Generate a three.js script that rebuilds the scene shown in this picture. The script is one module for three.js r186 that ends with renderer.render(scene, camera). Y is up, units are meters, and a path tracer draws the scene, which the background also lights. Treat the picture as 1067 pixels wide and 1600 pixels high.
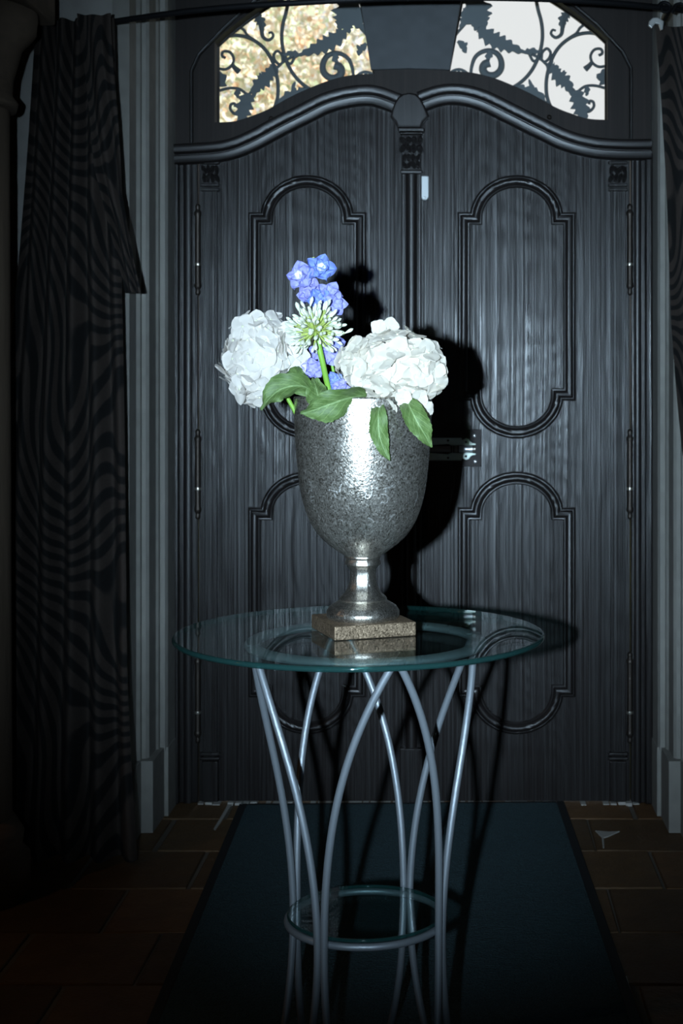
import * as THREE from 'three';
import { mergeGeometries, mergeVertices, toCreasedNormals } from 'three/addons/utils/BufferGeometryUtils.js';
import { RoundedBoxGeometry } from 'three/addons/geometries/RoundedBoxGeometry.js';

// ---------------------------------------------------------------- camera, sky, sun, flash, exposure
const F = 2330, CX = 0.139, CY = 1.3156, CZ = 4.68;              // focal length in picture pixels, place of the lens
const scene = new THREE.Scene();
const camera = new THREE.PerspectiveCamera(2 * Math.atan(800 / F) * 180 / Math.PI, 1067 / 1600, 0.05, 200);
camera.position.set(CX, CY, CZ);
camera.lookAt(CX, CY, 0);
camera.setViewOffset(1067, 1600, -182.5, 200, 1067, 1600);       // shifted lens: the verticals stay upright
camera.focus = 2.75; camera.userData.fStop = 9;
camera.updateProjectionMatrix();
scene.add(camera);

const renderer = new THREE.WebGLRenderer();
renderer.toneMapping = THREE.LinearToneMapping;
renderer.toneMappingExposure = 1.0;
renderer.shadowMap.enabled = true;
scene.background = new THREE.Color().setRGB(0.84, 0.86, 0.86);   // hazy white sky

const sun = new THREE.DirectionalLight(new THREE.Color(1, 0.96, 0.9), 8.5);   // from behind the house, onto the trees
sun.position.set(-4, 8, 9); sun.target.position.set(0, 0, -3);
sun.castShadow = true;
Object.assign(sun.shadow.camera, { left: -14, right: 14, top: 14, bottom: -14, near: 0.5, far: 60 });
scene.add(sun, sun.target);

const FLASH = [-0.04, 1.335, 4.9];
const flash = new THREE.SpotLight(new THREE.Color(0.6, 0.81, 1.0), 76, 0, THREE.MathUtils.degToRad(23), 1, 2);
flash.position.set(FLASH[0], FLASH[1], FLASH[2] - 0.012);
flash.target.position.set(0.08, 1.34, 0);
flash.castShadow = true; flash.shadow.radius = 1;
scene.add(flash, flash.target);

// ---------------------------------------------------------------- helpers
let seed = 7;
function rnd() { seed |= 0; seed = (seed + 0x6D2B79F5) | 0; let t = Math.imul(seed ^ (seed >>> 15), 1 | seed); t = (t + Math.imul(t ^ (t >>> 7), 61 | t)) ^ t; return ((t ^ (t >>> 14)) >>> 0) / 4294967296; }
const rr = (a, b) => a + (b - a) * rnd();
const V2 = (x, y) => new THREE.Vector2(x, y), V3 = (x, y, z) => new THREE.Vector3(x, y, z);
const at = (px, py, z = 0) => V3(CX + (px - 716) * (CZ - z) / F, CY - (py - 600) * (CZ - z) / F, z);   // a point read off the photograph, at its own depth
const at2 = (px, py, z = 0) => { const p = at(px, py, z); return V2(p.x, p.y); };
const taken = {};
function numbered(n) { if (!(n in taken)) { taken[n] = 0; return n; } return n + '_' + String(++taken[n]).padStart(3, '0'); }
function shade(o) { o.castShadow = true; o.receiveShadow = true; return o; }
function mesh(name, geo, mat, parent) { const m = shade(new THREE.Mesh(geo, mat)); m.name = name; (parent ?? scene).add(m); return m; }
function thing(name, label, category, pos = [0, 0, 0], group) { const g = new THREE.Group(); g.name = numbered(name); g.position.set(...pos); g.userData = { label, category }; if (group) g.userData.group = group; scene.add(g); return g; }
function struct(o, label) { o.userData.kind = 'structure'; if (label) o.userData.label = label; return o; }
function structGroup(name, label, pos = [0, 0, 0]) { const g = new THREE.Group(); g.name = name; g.position.set(...pos); scene.add(g); return struct(g, label); }
function box(x0, x1, y0, y1, z0, z1) { const g = new THREE.BoxGeometry(x1 - x0, y1 - y0, z1 - z0); g.translate((x0 + x1) / 2, (y0 + y1) / 2, (z0 + z1) / 2); return boxUV(g); }
function rbox(x0, x1, y0, y1, z0, z1, r) { const g = new RoundedBoxGeometry(x1 - x0, y1 - y0, z1 - z0, 2, r); g.translate((x0 + x1) / 2, (y0 + y1) / 2, (z0 + z1) / 2); return boxUV(g); }
function boxUV(g) {                                              // uv in metres, by the way a face points
  g = g.index ? g.toNonIndexed() : g;
  const p = g.attributes.position, n = g.attributes.normal, uv = new Float32Array(p.count * 2);
  for (let i = 0; i < p.count; i++) {
    const ax = Math.abs(n.getX(i)), ay = Math.abs(n.getY(i)), az = Math.abs(n.getZ(i));
    const [u, v] = az >= ax && az >= ay ? [p.getX(i), p.getY(i)] : ax >= ay ? [p.getZ(i), p.getY(i)] : [p.getX(i), p.getZ(i)];
    uv[2 * i] = u; uv[2 * i + 1] = v;
  }
  g.setAttribute('uv', new THREE.BufferAttribute(uv, 2));
  return g;
}
function extrude(shape, z0, z1, bevel = 0, seg = 24) {
  const g = new THREE.ExtrudeGeometry(shape, { depth: z1 - z0 - 2 * bevel, bevelEnabled: bevel > 0, bevelSize: bevel, bevelThickness: bevel, bevelOffset: -bevel, bevelSegments: 2, curveSegments: seg });
  g.translate(0, 0, z0 + bevel);
  return boxUV(g);
}
function sweep(path, closed, profile, z0) {                      // a moulding: profile [across, height] run along a flat path
  const n = path.length, m = profile.length, rows = [], len = [0];
  for (let i = 0; i < n; i++) {
    const a = closed || i > 0 ? path[(i + n - 1) % n] : null, b = path[i], c = closed || i < n - 1 ? path[(i + 1) % n] : null;
    const d1 = a ? b.clone().sub(a).normalize() : c.clone().sub(b).normalize(), d2 = c ? c.clone().sub(b).normalize() : d1;
    const n1 = V2(-d1.y, d1.x), n2 = V2(-d2.y, d2.x), k = n1.clone().add(n2).normalize(), s = 1 / Math.max(0.35, k.dot(n1));
    rows.push(profile.map(([o, h]) => [b.x + k.x * o * s, b.y + k.y * o * s, z0 + h]));
    len.push(len[i] + b.distanceTo(path[(i + 1) % n]));
  }
  const pos = [], uv = [], quad = (p, q, r, s, uvs) => { pos.push(...p, ...q, ...r, ...p, ...r, ...s); for (const k of [0, 1, 2, 0, 2, 3]) uv.push(...uvs[k]); };
  for (let i = 0; i < (closed ? n : n - 1); i++) for (let j = 0; j < m - 1; j++) {
    const i2 = (i + 1) % n, a = profile[j][0] + profile[j][1], b = profile[j + 1][0] + profile[j + 1][1];
    quad(rows[i][j], rows[i][j + 1], rows[i2][j + 1], rows[i2][j], [[a, len[i]], [b, len[i]], [b, len[i + 1]], [a, len[i + 1]]]);
  }
  if (!closed) for (const [r, flip] of [[rows[0], 1], [rows[n - 1], 0]]) for (let j = 1; j < m - 1; j++) { const t = flip ? [r[0], r[j + 1], r[j]] : [r[0], r[j], r[j + 1]]; for (const p of t) { pos.push(...p); uv.push(p[0], p[1]); } }
  const g = new THREE.BufferGeometry();
  g.setAttribute('position', new THREE.Float32BufferAttribute(pos, 3)); g.setAttribute('uv', new THREE.Float32BufferAttribute(uv, 2));
  g.computeVertexNormals();
  return toCreasedNormals(g, 0.7);
}
function tube(points, r, seg = 40, rad = 8, closed = false) { return new THREE.TubeGeometry(new THREE.CatmullRomCurve3(points, closed), seg, r, rad, closed); }
function taperTube(points, radius, seg = 40, rad = 8) {           // radius(t)
  const curve = new THREE.CatmullRomCurve3(points), g = new THREE.TubeGeometry(curve, seg, 1, rad, false), p = g.attributes.position, c = V3(0, 0, 0);
  for (let i = 0; i <= seg; i++) { curve.getPointAt(i / seg, c); const r = radius(i / seg); for (let j = 0; j <= rad; j++) { const k = i * (rad + 1) + j; p.setXYZ(k, c.x + (p.getX(k) - c.x) * r, c.y + (p.getY(k) - c.y) * r, c.z + (p.getZ(k) - c.z) * r); } }
  g.computeVertexNormals();
  return g;
}
function lathe(profile, seg = 64) { return new THREE.LatheGeometry(profile.map(([r, y]) => V2(r, y)), seg); }
function merge(list) { return mergeGeometries(list.map((g) => { const q = g.index ? g.toNonIndexed() : g; for (const k of Object.keys(q.attributes)) if (!['position', 'normal', 'uv'].includes(k)) q.deleteAttribute(k); return q; })); }
function move(g, x, y, z) { g.translate(x, y, z); return g; }
function dataTex(w, h, fn, srgb, rx = 1, ry = 1) {
  const d = new Uint8Array(w * h * 4);
  for (let y = 0; y < h; y++) for (let x = 0; x < w; x++) { const c = fn(x / w, y / h, x, y), k = (y * w + x) * 4; for (let i = 0; i < 3; i++) d[k + i] = Math.max(0, Math.min(255, Math.round((c[i] ?? c[0]) * 255))); d[k + 3] = 255; }
  const t = new THREE.DataTexture(d, w, h, THREE.RGBAFormat);
  t.wrapS = t.wrapT = THREE.RepeatWrapping; t.magFilter = THREE.LinearFilter; t.minFilter = THREE.LinearMipmapLinearFilter; t.generateMipmaps = true;
  if (srgb) t.colorSpace = THREE.SRGBColorSpace;
  t.repeat.set(rx, ry); t.needsUpdate = true;
  return t;
}
function tiled(u, v, fu, fv, s) {                                 // noise that repeats over the unit square
  const U = Math.max(1, Math.round(fu)), W = Math.max(1, Math.round(fv)), x = u * U, y = v * W, i = Math.floor(x), j = Math.floor(y), K = Math.floor(s * 977);
  const h = (a, b) => { let n = Math.imul(((a % U) + U) % U + 131, 374761393) + Math.imul(((b % W) + W) % W + 57, 668265263) + Math.imul(K, 1274126177); n = Math.imul(n ^ (n >>> 13), 1274126177); return ((n ^ (n >>> 16)) >>> 0) / 4294967296; };
  let f = x - i, g = y - j; f = f * f * (3 - 2 * f); g = g * g * (3 - 2 * g);
  return ((h(i, j) * (1 - f) + h(i + 1, j) * f) * (1 - g) + (h(i, j + 1) * (1 - f) + h(i + 1, j + 1) * f) * g - 0.5) * 1.25;
}
const std = (o) => new THREE.MeshStandardMaterial(o), phys = (o) => new THREE.MeshPhysicalMaterial(o);
const lin = (r, g, b) => new THREE.Color().setRGB(r, g, b);

// ---------------------------------------------------------------- materials
const grain = new Float32Array(1024 * 1024);
{
  const line = new Float32Array(1024).map(() => rnd()), fine = new Float32Array(1024).map(() => rnd());
  for (let y = 0; y < 1024; y++) for (let x = 0; x < 1024; x++) {
    const u = x / 1024, v = y / 1024, w = u + 0.012 * tiled(u, v, 3, 2, 1.7);
    const k = ((w * 1024) % 1024 + 1024) % 1024, i = Math.floor(k), f = k - i;
    const l = line[i] * (1 - f) + line[(i + 1) % 1024] * f, h = fine[(i * 3) % 1024] * (1 - f) + fine[(i * 3 + 3) % 1024] * f;
    grain[y * 1024 + x] = 0.42 * l + 0.2 * h + 0.38 * (0.5 + 0.9 * tiled(u, v, 90, 3, 4.2) + 0.4 * tiled(u, v, 260, 14, 8.4)) + 0.22 * tiled(u, v, 7, 3, 9.1);
  }
}
const grainAt = (x, y) => grain[y * 1024 + x];
const woodMap = dataTex(1024, 1024, (u, v, x, y) => { const g = grainAt(x, y); return [0.078 + 0.095 * g, 0.066 + 0.088 * g, 0.062 + 0.09 * g]; }, true, 1.55, 0.62);   // one dark stain, varied by the grain alone
const woodBump = dataTex(1024, 1024, (u, v, x, y) => [grainAt(x, y)], false, 1.55, 0.62);
const woodRough = dataTex(1024, 1024, (u, v, x, y) => [1, 0.5 - 0.3 * grainAt(x, y) + 0.08 * tiled(u, v, 190, 7, 4.7), 0], false, 1.55, 0.62);
const wood = std({ map: woodMap, bumpMap: woodBump, bumpScale: 0.0018, roughnessMap: woodRough, roughness: 1 });
const woodBrown = std({ map: woodMap, color: lin(1.15, 0.95, 0.8), bumpMap: woodBump, bumpScale: 0.0006, roughness: 0.72 });   // the drier, browner oak of the fanlight surround
const woodPolished = std({ map: woodMap, bumpMap: woodBump, bumpScale: 0.0004, roughness: 0.36 });
const speck = dataTex(512, 512, (u, v) => { const n = 0.5 + 0.35 * tiled(u, v, 8, 8, 1.1) + 0.25 * tiled(u, v, 30, 30, 2.2) + 0.2 * tiled(u, v, 120, 120, 3.1); return [n]; }, false, 1.6, 1.6);
const plasterMap = dataTex(512, 512, (u, v) => { const n = 0.66 + 0.05 * tiled(u, v, 5, 5, 1.4) + 0.04 * tiled(u, v, 40, 40, 2.7); return [n, n * 0.985, n * 0.955]; }, true, 1, 1);
const plaster = std({ map: plasterMap, bumpMap: speck, bumpScale: 0.0015, roughness: 0.95 });
const stoneJamb = std({ map: plasterMap, color: lin(0.8, 0.8, 0.78), bumpMap: speck, bumpScale: 0.001, roughness: 0.85 });
const panelGrey = std({ map: plasterMap, color: lin(0.2, 0.22, 0.25), bumpMap: speck, bumpScale: 0.002, roughness: 0.8 });
const iron = std({ color: lin(0.15, 0.17, 0.18), metalness: 0.2, roughness: 0.7 });
const hingeMetal = std({ color: lin(0.07, 0.058, 0.05), metalness: 0.8, roughness: 0.45 });
const brass = std({ color: lin(0.6, 0.57, 0.5), metalness: 0.9, roughness: 0.3 });
const rustPlate = std({ color: lin(0.022, 0.016, 0.015), roughness: 0.7, bumpMap: speck, bumpScale: 0.001 });
const lockMetal = std({ color: lin(0.55, 0.63, 0.56), metalness: 0.2, roughness: 0.45 });
const boltMetal = std({ color: lin(0.3, 0.26, 0.23), metalness: 0.8, roughness: 0.4 });
const steel = std({ color: lin(0.8, 0.82, 0.82), metalness: 0.8, roughness: 0.35 });
const whitePlastic = std({ color: lin(0.72, 0.75, 0.76), roughness: 0.5 });

// ---------------------------------------------------------------- the room
const WX = 2.4, ZB = 6.6, HC = 3.3, ZF = 0.43, ZO = -0.12;        // side walls, back wall, ceiling, faces of the entrance wall
{
  const s = new THREE.Shape([V2(-WX, -0.05), V2(WX, -0.05), V2(WX, HC), V2(-WX, HC)]);
  s.holes.push(new THREE.Path([V2(-0.84, -0.06 + 0.02), V2(-0.84, 2.95), V2(0.84, 2.95), V2(0.84, -0.04)]));
  struct(mesh('wall_front', extrude(s, ZO, ZF), plaster), 'thick plastered wall around the entrance door');
  struct(mesh('wall_left', box(-WX - 0.15, -WX, -0.05, HC, ZO, ZB), plaster), 'plain plaster wall on the hinge side of the plain leaf');
  struct(mesh('wall_right', box(WX, WX + 0.15, -0.05, HC, ZO, ZB), plaster), 'plain plaster wall on the side of the lock leaf');
  struct(mesh('wall_back', box(-WX - 0.15, WX + 0.15, -0.05, HC, ZB, ZB + 0.15), plaster), 'plain plaster wall facing the entrance door');
  struct(mesh('ceiling', box(-WX - 0.15, WX + 0.15, HC, HC + 0.15, ZO, ZB + 0.15), plaster), 'plain plaster ceiling');
}
// stepped stone jambs with plinth blocks
for (const [s, name, label] of [[-1, 'trim_1', 'stepped pale stone jamb beside the patterned curtain that reaches the floor'], [1, 'trim_2', 'stepped pale stone jamb on the lock side of the door']]) {
  const plan = [[0.845, ZO], [0.747, ZO], [0.747, 0.13], [0.753, 0.145], [0.768, 0.145], [0.768, 0.165], [0.775, 0.175], [0.775, 0.27], [0.783, 0.28], [0.795, 0.28], [0.795, 0.30], [0.805, 0.31], [0.805, 0.40], [0.845, 0.44]];
  const shp = new THREE.Shape(plan.map(([x, z]) => V2(s * x, -z)));
  const g = new THREE.ExtrudeGeometry(shp, { depth: 2.95 - 0.2, bevelEnabled: false }); g.rotateX(-Math.PI / 2); g.translate(0, 0.2, 0);
  const o = struct(mesh(name, boxUV(g), stoneJamb), label);
  const pl = [[0.845, ZO], [0.744, ZO], [0.744, 0.14], [0.756, 0.14], [0.756, 0.31], [0.79, 0.31], [0.79, 0.40], [0.845, 0.45]];
  const shp2 = new THREE.Shape(pl.map(([x, z]) => V2(s * x, -z)));
  const g2 = new THREE.ExtrudeGeometry(shp2, { depth: 0.21, bevelEnabled: false }); g2.rotateX(-Math.PI / 2);
  mesh('plinth', boxUV(g2), stoneJamb, o);
}
// floor of clay tiles in a mortar bed
{
  const mortar = std({ color: lin(0.16, 0.135, 0.105), roughness: 0.95, bumpMap: speck, bumpScale: 0.003 });
  const clayMap = dataTex(512, 512, (u, v) => { const n = 0.5 + 0.5 * tiled(u, v, 5, 5, 5.5) + 0.35 * tiled(u, v, 22, 22, 6.1) + 0.2 * tiled(u, v, 90, 90, 7.9); return [0.40 + 0.11 * n, 0.30 + 0.09 * n, 0.185 + 0.07 * n]; }, true, 1.3, 1.3);
  const clays = [[1, 1, 1], [0.8, 0.78, 0.75], [1.15, 1.02, 0.92], [0.7, 0.72, 0.72], [1.05, 0.9, 0.78]].map((c) => std({ map: clayMap, color: lin(...c.map((x) => x * 0.8)), roughness: 0.62, bumpMap: speck, bumpScale: 0.003 }));
  const bed = struct(mesh('floor', box(-WX, WX, -0.05, -0.006, ZO, ZB), mortar), 'clay tile floor in pale crumbling mortar');
  const T = 0.312, shapes = [0, 1, 2, 3].map((k) => { const g = new RoundedBoxGeometry(T - 0.009 - 0.002 * (k % 2), 0.022, T - 0.009, 1, 0.004); const p = g.attributes.position; for (let i = 0; i < p.count; i++) p.setY(i, p.getY(i) + 0.0012 * Math.sin(k * 2 + p.getX(i) * 11 + p.getZ(i) * 7)); g.translate(0, -0.011, 0); return boxUV(g); });
  let r = 0;
  for (let z = -0.151 + T / 2; z < 2.7; z += T, r++) for (let k = -7; k <= 7; k++) {
    const x = k * T + (r % 2 ? 0.06 : 0.21) + rr(-0.004, 0.004);
    if (Math.abs(x) > 1.9) continue;
    const t = mesh('tile', shapes[(r * 3 + k + 20) % 4], clays[Math.floor(rnd() * 5)], bed);
    t.position.set(x, -0.0005 - rnd() * 0.0015, z + rr(-0.002, 0.002)); t.rotation.y = rr(-0.006, 0.006);
  }
  // the plain far part of the floor, behind the photographer
  mesh('tile_field', box(-WX, WX, -0.006, -0.001, 2.74, ZB), clays[0], bed);
  const chip = std({ color: lin(0.5, 0.48, 0.44), roughness: 0.9, bumpMap: speck, bumpScale: 0.002 });
  const cs = (pts) => { const g = new THREE.ExtrudeGeometry(new THREE.Shape(pts.map(([px, py]) => { const z = CZ - CY * F / (py - 600); return V2(CX + (px - 716) * (CZ - z) / F, -z); })), { depth: 0.003, bevelEnabled: false }); g.rotateX(-Math.PI / 2); return boxUV(g); };
  mesh('mortar_patch', cs([[930, 1299], [952, 1301], [968, 1300], [950, 1308], [943, 1310], [944, 1325], [942, 1326], [940, 1309]]), chip, bed);
  mesh('mortar_patch', cs([[356, 1258], [362, 1258], [346, 1284], [336, 1298], [334, 1296], [346, 1276]]), chip, bed);
  mesh('mortar_patch', cs([[976, 1528], [979, 1527], [988, 1560], [998, 1598], [996, 1600], [985, 1562]]), chip, bed);
  // pale mortar line below the leaves
  const th = [];
  for (let i = 0; i < 60; i++) { const x = -0.70 + i * 0.0235; if (rnd() < 0.75) th.push(box(x, x + rr(0.014, 0.024), -0.004, 0.001 + rnd() * 0.006, -0.03, 0.012 + rnd() * 0.012)); }
  mesh('threshold_mortar', merge(th), chip, bed);
}

// ---------------------------------------------------------------- door frame and fanlight
const corniceL = [[268, 243], [310, 241], [345, 238], [370, 232], [400, 219], [437, 199], [475, 180], [512, 162], [550, 152.5], [585, 151.5], [622, 164]];
const corniceR = [[657, 161], [687, 151], [718, 149.5], [753, 158], [797, 179], [841, 201], [884, 221], [928, 232], [972, 235], [1016, 235]];
const curve2 = (pts, n, z = 0) => new THREE.SplineCurve(pts.map(([x, y]) => at2(x, y, z))).getSpacedPoints(n);
const winR = [[700, 112], [735, 114], [766, 121], [791, 130], [829, 147], [867, 168], [892, 178], [918, 186], [949, 188]];
const winRtop = [[949, 62], [934, 48], [918, 35], [901, 22], [884, 10], [864, -3], [830, -22], [790, -38], [731, -52]];
const mir = (pts) => pts.map(([x, y]) => [1285 - x, y + 4]);
function windowPath(pts, top) { return [...curve2(pts, 40), ...curve2(top, 24)]; }
const wR = windowPath(winR, winRtop), wL = windowPath(mir(winR), mir(winRtop));
{
  const frame = structGroup('trim_3', 'dark wooden door frame with fanlight surround');
  const jambProfile = (x0, x1) => rbox(x0, x1, 0, at(0, 238).y, -0.06, 0.0, 0.004);
  const j = (a, b) => [at(a, 0).x, at(b, 0).x];
  mesh('jamb', rbox(j(268, 0)[0], j(0, 309)[1], 0, at(0, 238).y, -0.06, -0.004, 0.004), wood, frame);
  mesh('jamb', rbox(j(986, 0)[0], j(0, 1022)[1], 0, at(0, 238).y, -0.06, -0.004, 0.004), wood, frame);
  for (const [a, b] of [[270, 281], [1007, 1020]]) mesh('jamb_bead', rbox(j(a, 0)[0], j(0, b)[1], 0, at(0, 240).y, -0.006, 0.02, 0.008), wood, frame);
  for (const [a, b] of [[286, 300], [991, 1002]]) { const g = new THREE.CylinderGeometry(1, 1, at(0, 240).y, 16, 1, false); g.scale((j(a, b)[1] - j(a, b)[0]) / 2, 1, 0.008); g.translate((j(a, b)[0] + j(a, b)[1]) / 2, at(0, 240).y / 2, -0.004); mesh('jamb_round', boxUV(g), woodPolished, frame); }
  const shp = new THREE.Shape([...curve2(corniceL, 60), ...curve2(corniceR, 60), at2(1024, -215), at2(262, -215)]);
  shp.holes.push(new THREE.Path(wR), new THREE.Path(wL));
  mesh('fanlight_surround', extrude(shp, -0.06, 0.008), woodBrown, frame);
  const prof = [[-0.032, 0], [-0.032, 0.018], [-0.029, 0.024], [-0.026, 0.0265], [-0.008, 0.0295], [-0.005, 0.027], [-0.004, 0.012], [0, 0.012], [0.001, 0.028], [0.004, 0.032], [0.007, 0.0335], [0.024, 0.0362], [0.028, 0.034], [0.031, 0.026], [0.032, 0]];
  mesh('cornice', sweep(curve2(corniceL, 90), false, prof, 0.004), woodPolished, frame);
  mesh('cornice', sweep(curve2(corniceR, 90), false, prof, 0.004), woodPolished, frame);
  // two raised steps that follow the arch of the surround
  for (const [dx, dy] of [[0, 0]]) {
    const arch = [[300, 236], [300, 112], [312, 86], [352, 44], [396, 5], [470, -35], [560, -66], [642, -74], [724, -66], [815, -38], [889, 3], [933, 40], [972, 82], [985, 108], [985, 230]];
    mesh('arch_bead', sweep(arch.map(([x, y]) => at2(x, y)), false, [[-0.006, 0], [-0.006, 0.004], [-0.003, 0.008], [0.003, 0.008], [0.006, 0.004], [0.006, 0]].reverse(), 0.008), wood, frame);
  }
  const mul = new THREE.Shape([[580, 111], [610, 110], [640, 109], [672, 110], [703, 111], [721, -2], [732, -60], [642, -78], [552, -60], [562, -2]].map(([x, y]) => at2(x, y)));
  mesh('mullion', extrude(mul, 0.006, 0.022, 0.003), panelGrey, frame);
  for (const [x, y] of [[424, 186], [858, 184]]) { const g = lathe([[0.0001, 0.006], [0.004, 0.005], [0.007, 0], [0.008, -0.004]], 16); g.rotateX(Math.PI / 2); const p = at(x, y); mesh('peg', move(g, p.x, p.y, 0.012), hingeMetal, frame); }
}
// fanlight windows and their wrought iron
const glass = phys({ color: lin(0.97, 0.98, 0.98), transmission: 1, thickness: 0, roughness: 0.02, ior: 1.5 });
[[wL, 'window_1', 'fanlight pane on the hinge side of the plain leaf'], [wR, 'window_2', 'fanlight pane above the leaf with the lock']].forEach(([p, name, label]) => {
  const g = structGroup(name, label);
  const gs = new THREE.ShapeGeometry(new THREE.Shape(p)); gs.translate(0, 0, -0.05);
  mesh('glass_pane', gs, glass, g);
  mesh('glazing_bead', sweep(p, true, [[0.004, 0], [0.004, 0.012], [-0.006, 0.004], [-0.006, 0]], -0.055), wood, g);
});
{
  const c = (x, y) => [690 + x * 0.25305, y * 0.25305], ZG = -0.085;
  const build = (flip) => {
    const P = ([x, y]) => { const [px, py] = c(x, y); const p = at2(flip ? 1285 - px : px, py + (flip ? 4 : 0), 0); return V3(p.x, p.y, ZG); };
    const g = thing('iron_grille', flip ? 'scrolled wrought iron grille in the fanlight pane with autumn leaves behind it' : 'scrolled wrought iron grille in the fanlight pane with only white sky behind it', 'grille');
    const rods = [
      [[575, -200], [590, -60], [605, 20], [624, 90], [632, 170], [626, 240], [604, 320], [560, 405], [500, 470], [420, 522], [380, 545]],
      [[1000, 175], [930, 163], [860, 172], [790, 205], [730, 260], [690, 330], [665, 410], [655, 490], [662, 570], [690, 640], [740, 700]],
      [[905, 105], [870, 130], [845, 165], [800, 195]],
      [[130, -120], [150, -40], [190, 80], [250, 160], [330, 212], [420, 250], [510, 280], [570, 300], [620, 328], [660, 365], [700, 400], [740, 440], [790, 490], [838, 535], [858, 590], [865, 720]],
      [[40, 430], [70, 402], [110, 393], [150, 410], [190, 455]],
      [[70, 200], [95, 165], [130, 125], [160, 90]],
      [[1040, 370], [985, 376], [945, 350], [935, 305], [960, 268], [1000, 266], [1008, 292], [985, 305]],
      [[1040, 515], [960, 495], [900, 500], [850, 535]],
      [[880, 665], [930, 655], [955, 625], [950, 597], [928, 592], [925, 612]],
      [[625, 330], [632, 285], [660, 262], [682, 285], [675, 320], [645, 350]],
      [[550, 300], [575, 340], [600, 335]],
      [[420, 522], [470, 500], [520, 500]],
    ];
    rods.forEach((r, i) => mesh('rod', taperTube(r.map(P), () => (i < 2 ? 0.0062 : 0.0048), 48, 7), iron, g));
    // scrolls that swell towards the eye
    const scrolls = [
      [[[180, 450], [186, 380], [210, 315], [255, 282], [305, 276], [350, 298], [373, 345], [368, 395], [332, 428], [285, 428], [257, 398], [268, 362], [300, 352]], 0.0045, 0.014],
      [[[790, 40], [768, 85], [758, 130], [748, 175], [715, 193], [686, 170], [695, 145], [716, 150]], 0.009, 0.0035],
      [[[945, 345], [925, 370], [900, 392]], 0.006, 0.010],
    ];
    for (const [pts, a, b] of scrolls) mesh('scroll', taperTube(pts.map(P), (t) => a + (b - a) * t, 60, 8), iron, g);
    // acanthus leaves: jagged plates along a bent midrib
    let layer = 0;
    const leaf = (pts, w, teeth) => {
      const zl = ZG + 0.0009 * (layer++ % 5);
      const cv = new THREE.SplineCurve(pts.map((q) => { const p = P(q); return V2(p.x, p.y); })), L = [], R = [], n = teeth * 4;
      const W = (teeth > 2 ? 1.2 : 0.85) * w * 0.25305 / 497.9;
      for (let i = 0; i <= n; i++) {
        const t = i / n, p = cv.getPoint(t), d = cv.getTangent(t), k = Math.sin(Math.PI * (0.06 + 0.92 * t) ** 0.75), saw = [0.62, 0.8, 1.05, 1.15][i % 4], saw2 = [0.75, 1.0, 1.2, 0.65][(i + 2) % 4];
        L.push(V2(p.x - d.y * W * k * saw, p.y + d.x * W * k * saw)); R.push(V2(p.x + d.y * W * k * saw2, p.y - d.x * W * k * saw2));
      }
      const s = new THREE.Shape([...L, ...R.reverse()]);
      mesh('acanthus_leaf', extrude(s, zl - 0.004, zl + 0.004, 0, 4), iron, g);
    };
    leaf([[160, -100], [215, -10], [250, 80], [280, 120]], 70, 6);
    leaf([[150, 10], [150, 80], [110, 130]], 34, 3);
    leaf([[190, 60], [215, 110], [205, 150]], 30, 3);
    leaf([[230, 140], [320, 205], [420, 250], [530, 292]], 44, 7);
    leaf([[520, 290], [570, 280], [625, 290]], 18, 3);
    leaf([[660, 360], [700, 385], [735, 375]], 30, 3);
    leaf([[665, 420], [690, 390], [700, 370]], 24, 2);
    leaf([[700, 400], [745, 450], [790, 490], [815, 560]], 40, 5);
    leaf([[735, 445], [760, 420], [770, 400]], 18, 2);
    leaf([[835, 530], [865, 610], [880, 680], [875, 740]], 46, 5);
    leaf([[905, 500], [912, 535], [905, 560]], 22, 2);
    leaf([[470, 510], [540, 540], [610, 560], [670, 640]], 34, 5);
    leaf([[535, 540], [560, 500], [545, 455]], 22, 2);
    leaf([[1035, 480], [1010, 440], [1025, 390]], 34, 3);
    leaf([[300, 282], [292, 320], [280, 350]], 26, 2);
    leaf([[100, 215], [135, 245], [160, 225]], 26, 2);
    leaf([[150, 290], [140, 260], [130, 235]], 20, 2);
    leaf([[790, 40], [760, 85], [750, 140]], 26, 4);
    leaf([[110, 400], [100, 430], [125, 445]], 16, 2);
  };
  build(true); build(false);
}

// ---------------------------------------------------------------- the two door leaves
const panelPath = (cx, halfRect, halfArc, yTop, ySh, ySh2, yBot) => {
  const p = [], arc = (ya, yb, dir) => { for (let i = 0; i <= 28; i++) { const a = Math.PI * (1 - i / 28); p.push([cx + dir * halfArc * Math.cos(a), ya + (yb - ya) * Math.sin(a)]); } };
  p.push([cx - halfRect, ySh]); arc(ySh, yTop, 1); p.push([cx + halfRect, ySh], [cx + halfRect, ySh2]); arc(ySh2, yBot, -1); p.push([cx - halfRect, ySh2]);
  return p.map(([x, y]) => at2(x, y)).reverse();
};
const PANEL_PROFILE = [[0.021, 0], [0.021, 0.007], [0.0175, 0.010], [0.014, 0.009], [0.012, 0.014], [0.006, 0.021], [-0.001, 0.022], [-0.007, 0.017], [-0.010, 0.010], [-0.013, 0.010], [-0.0155, 0.004], [-0.019, 0.002], [-0.019, -0.013]].map(([o, h]) => [o, h > 0 ? h * 0.75 : h]);
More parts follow.
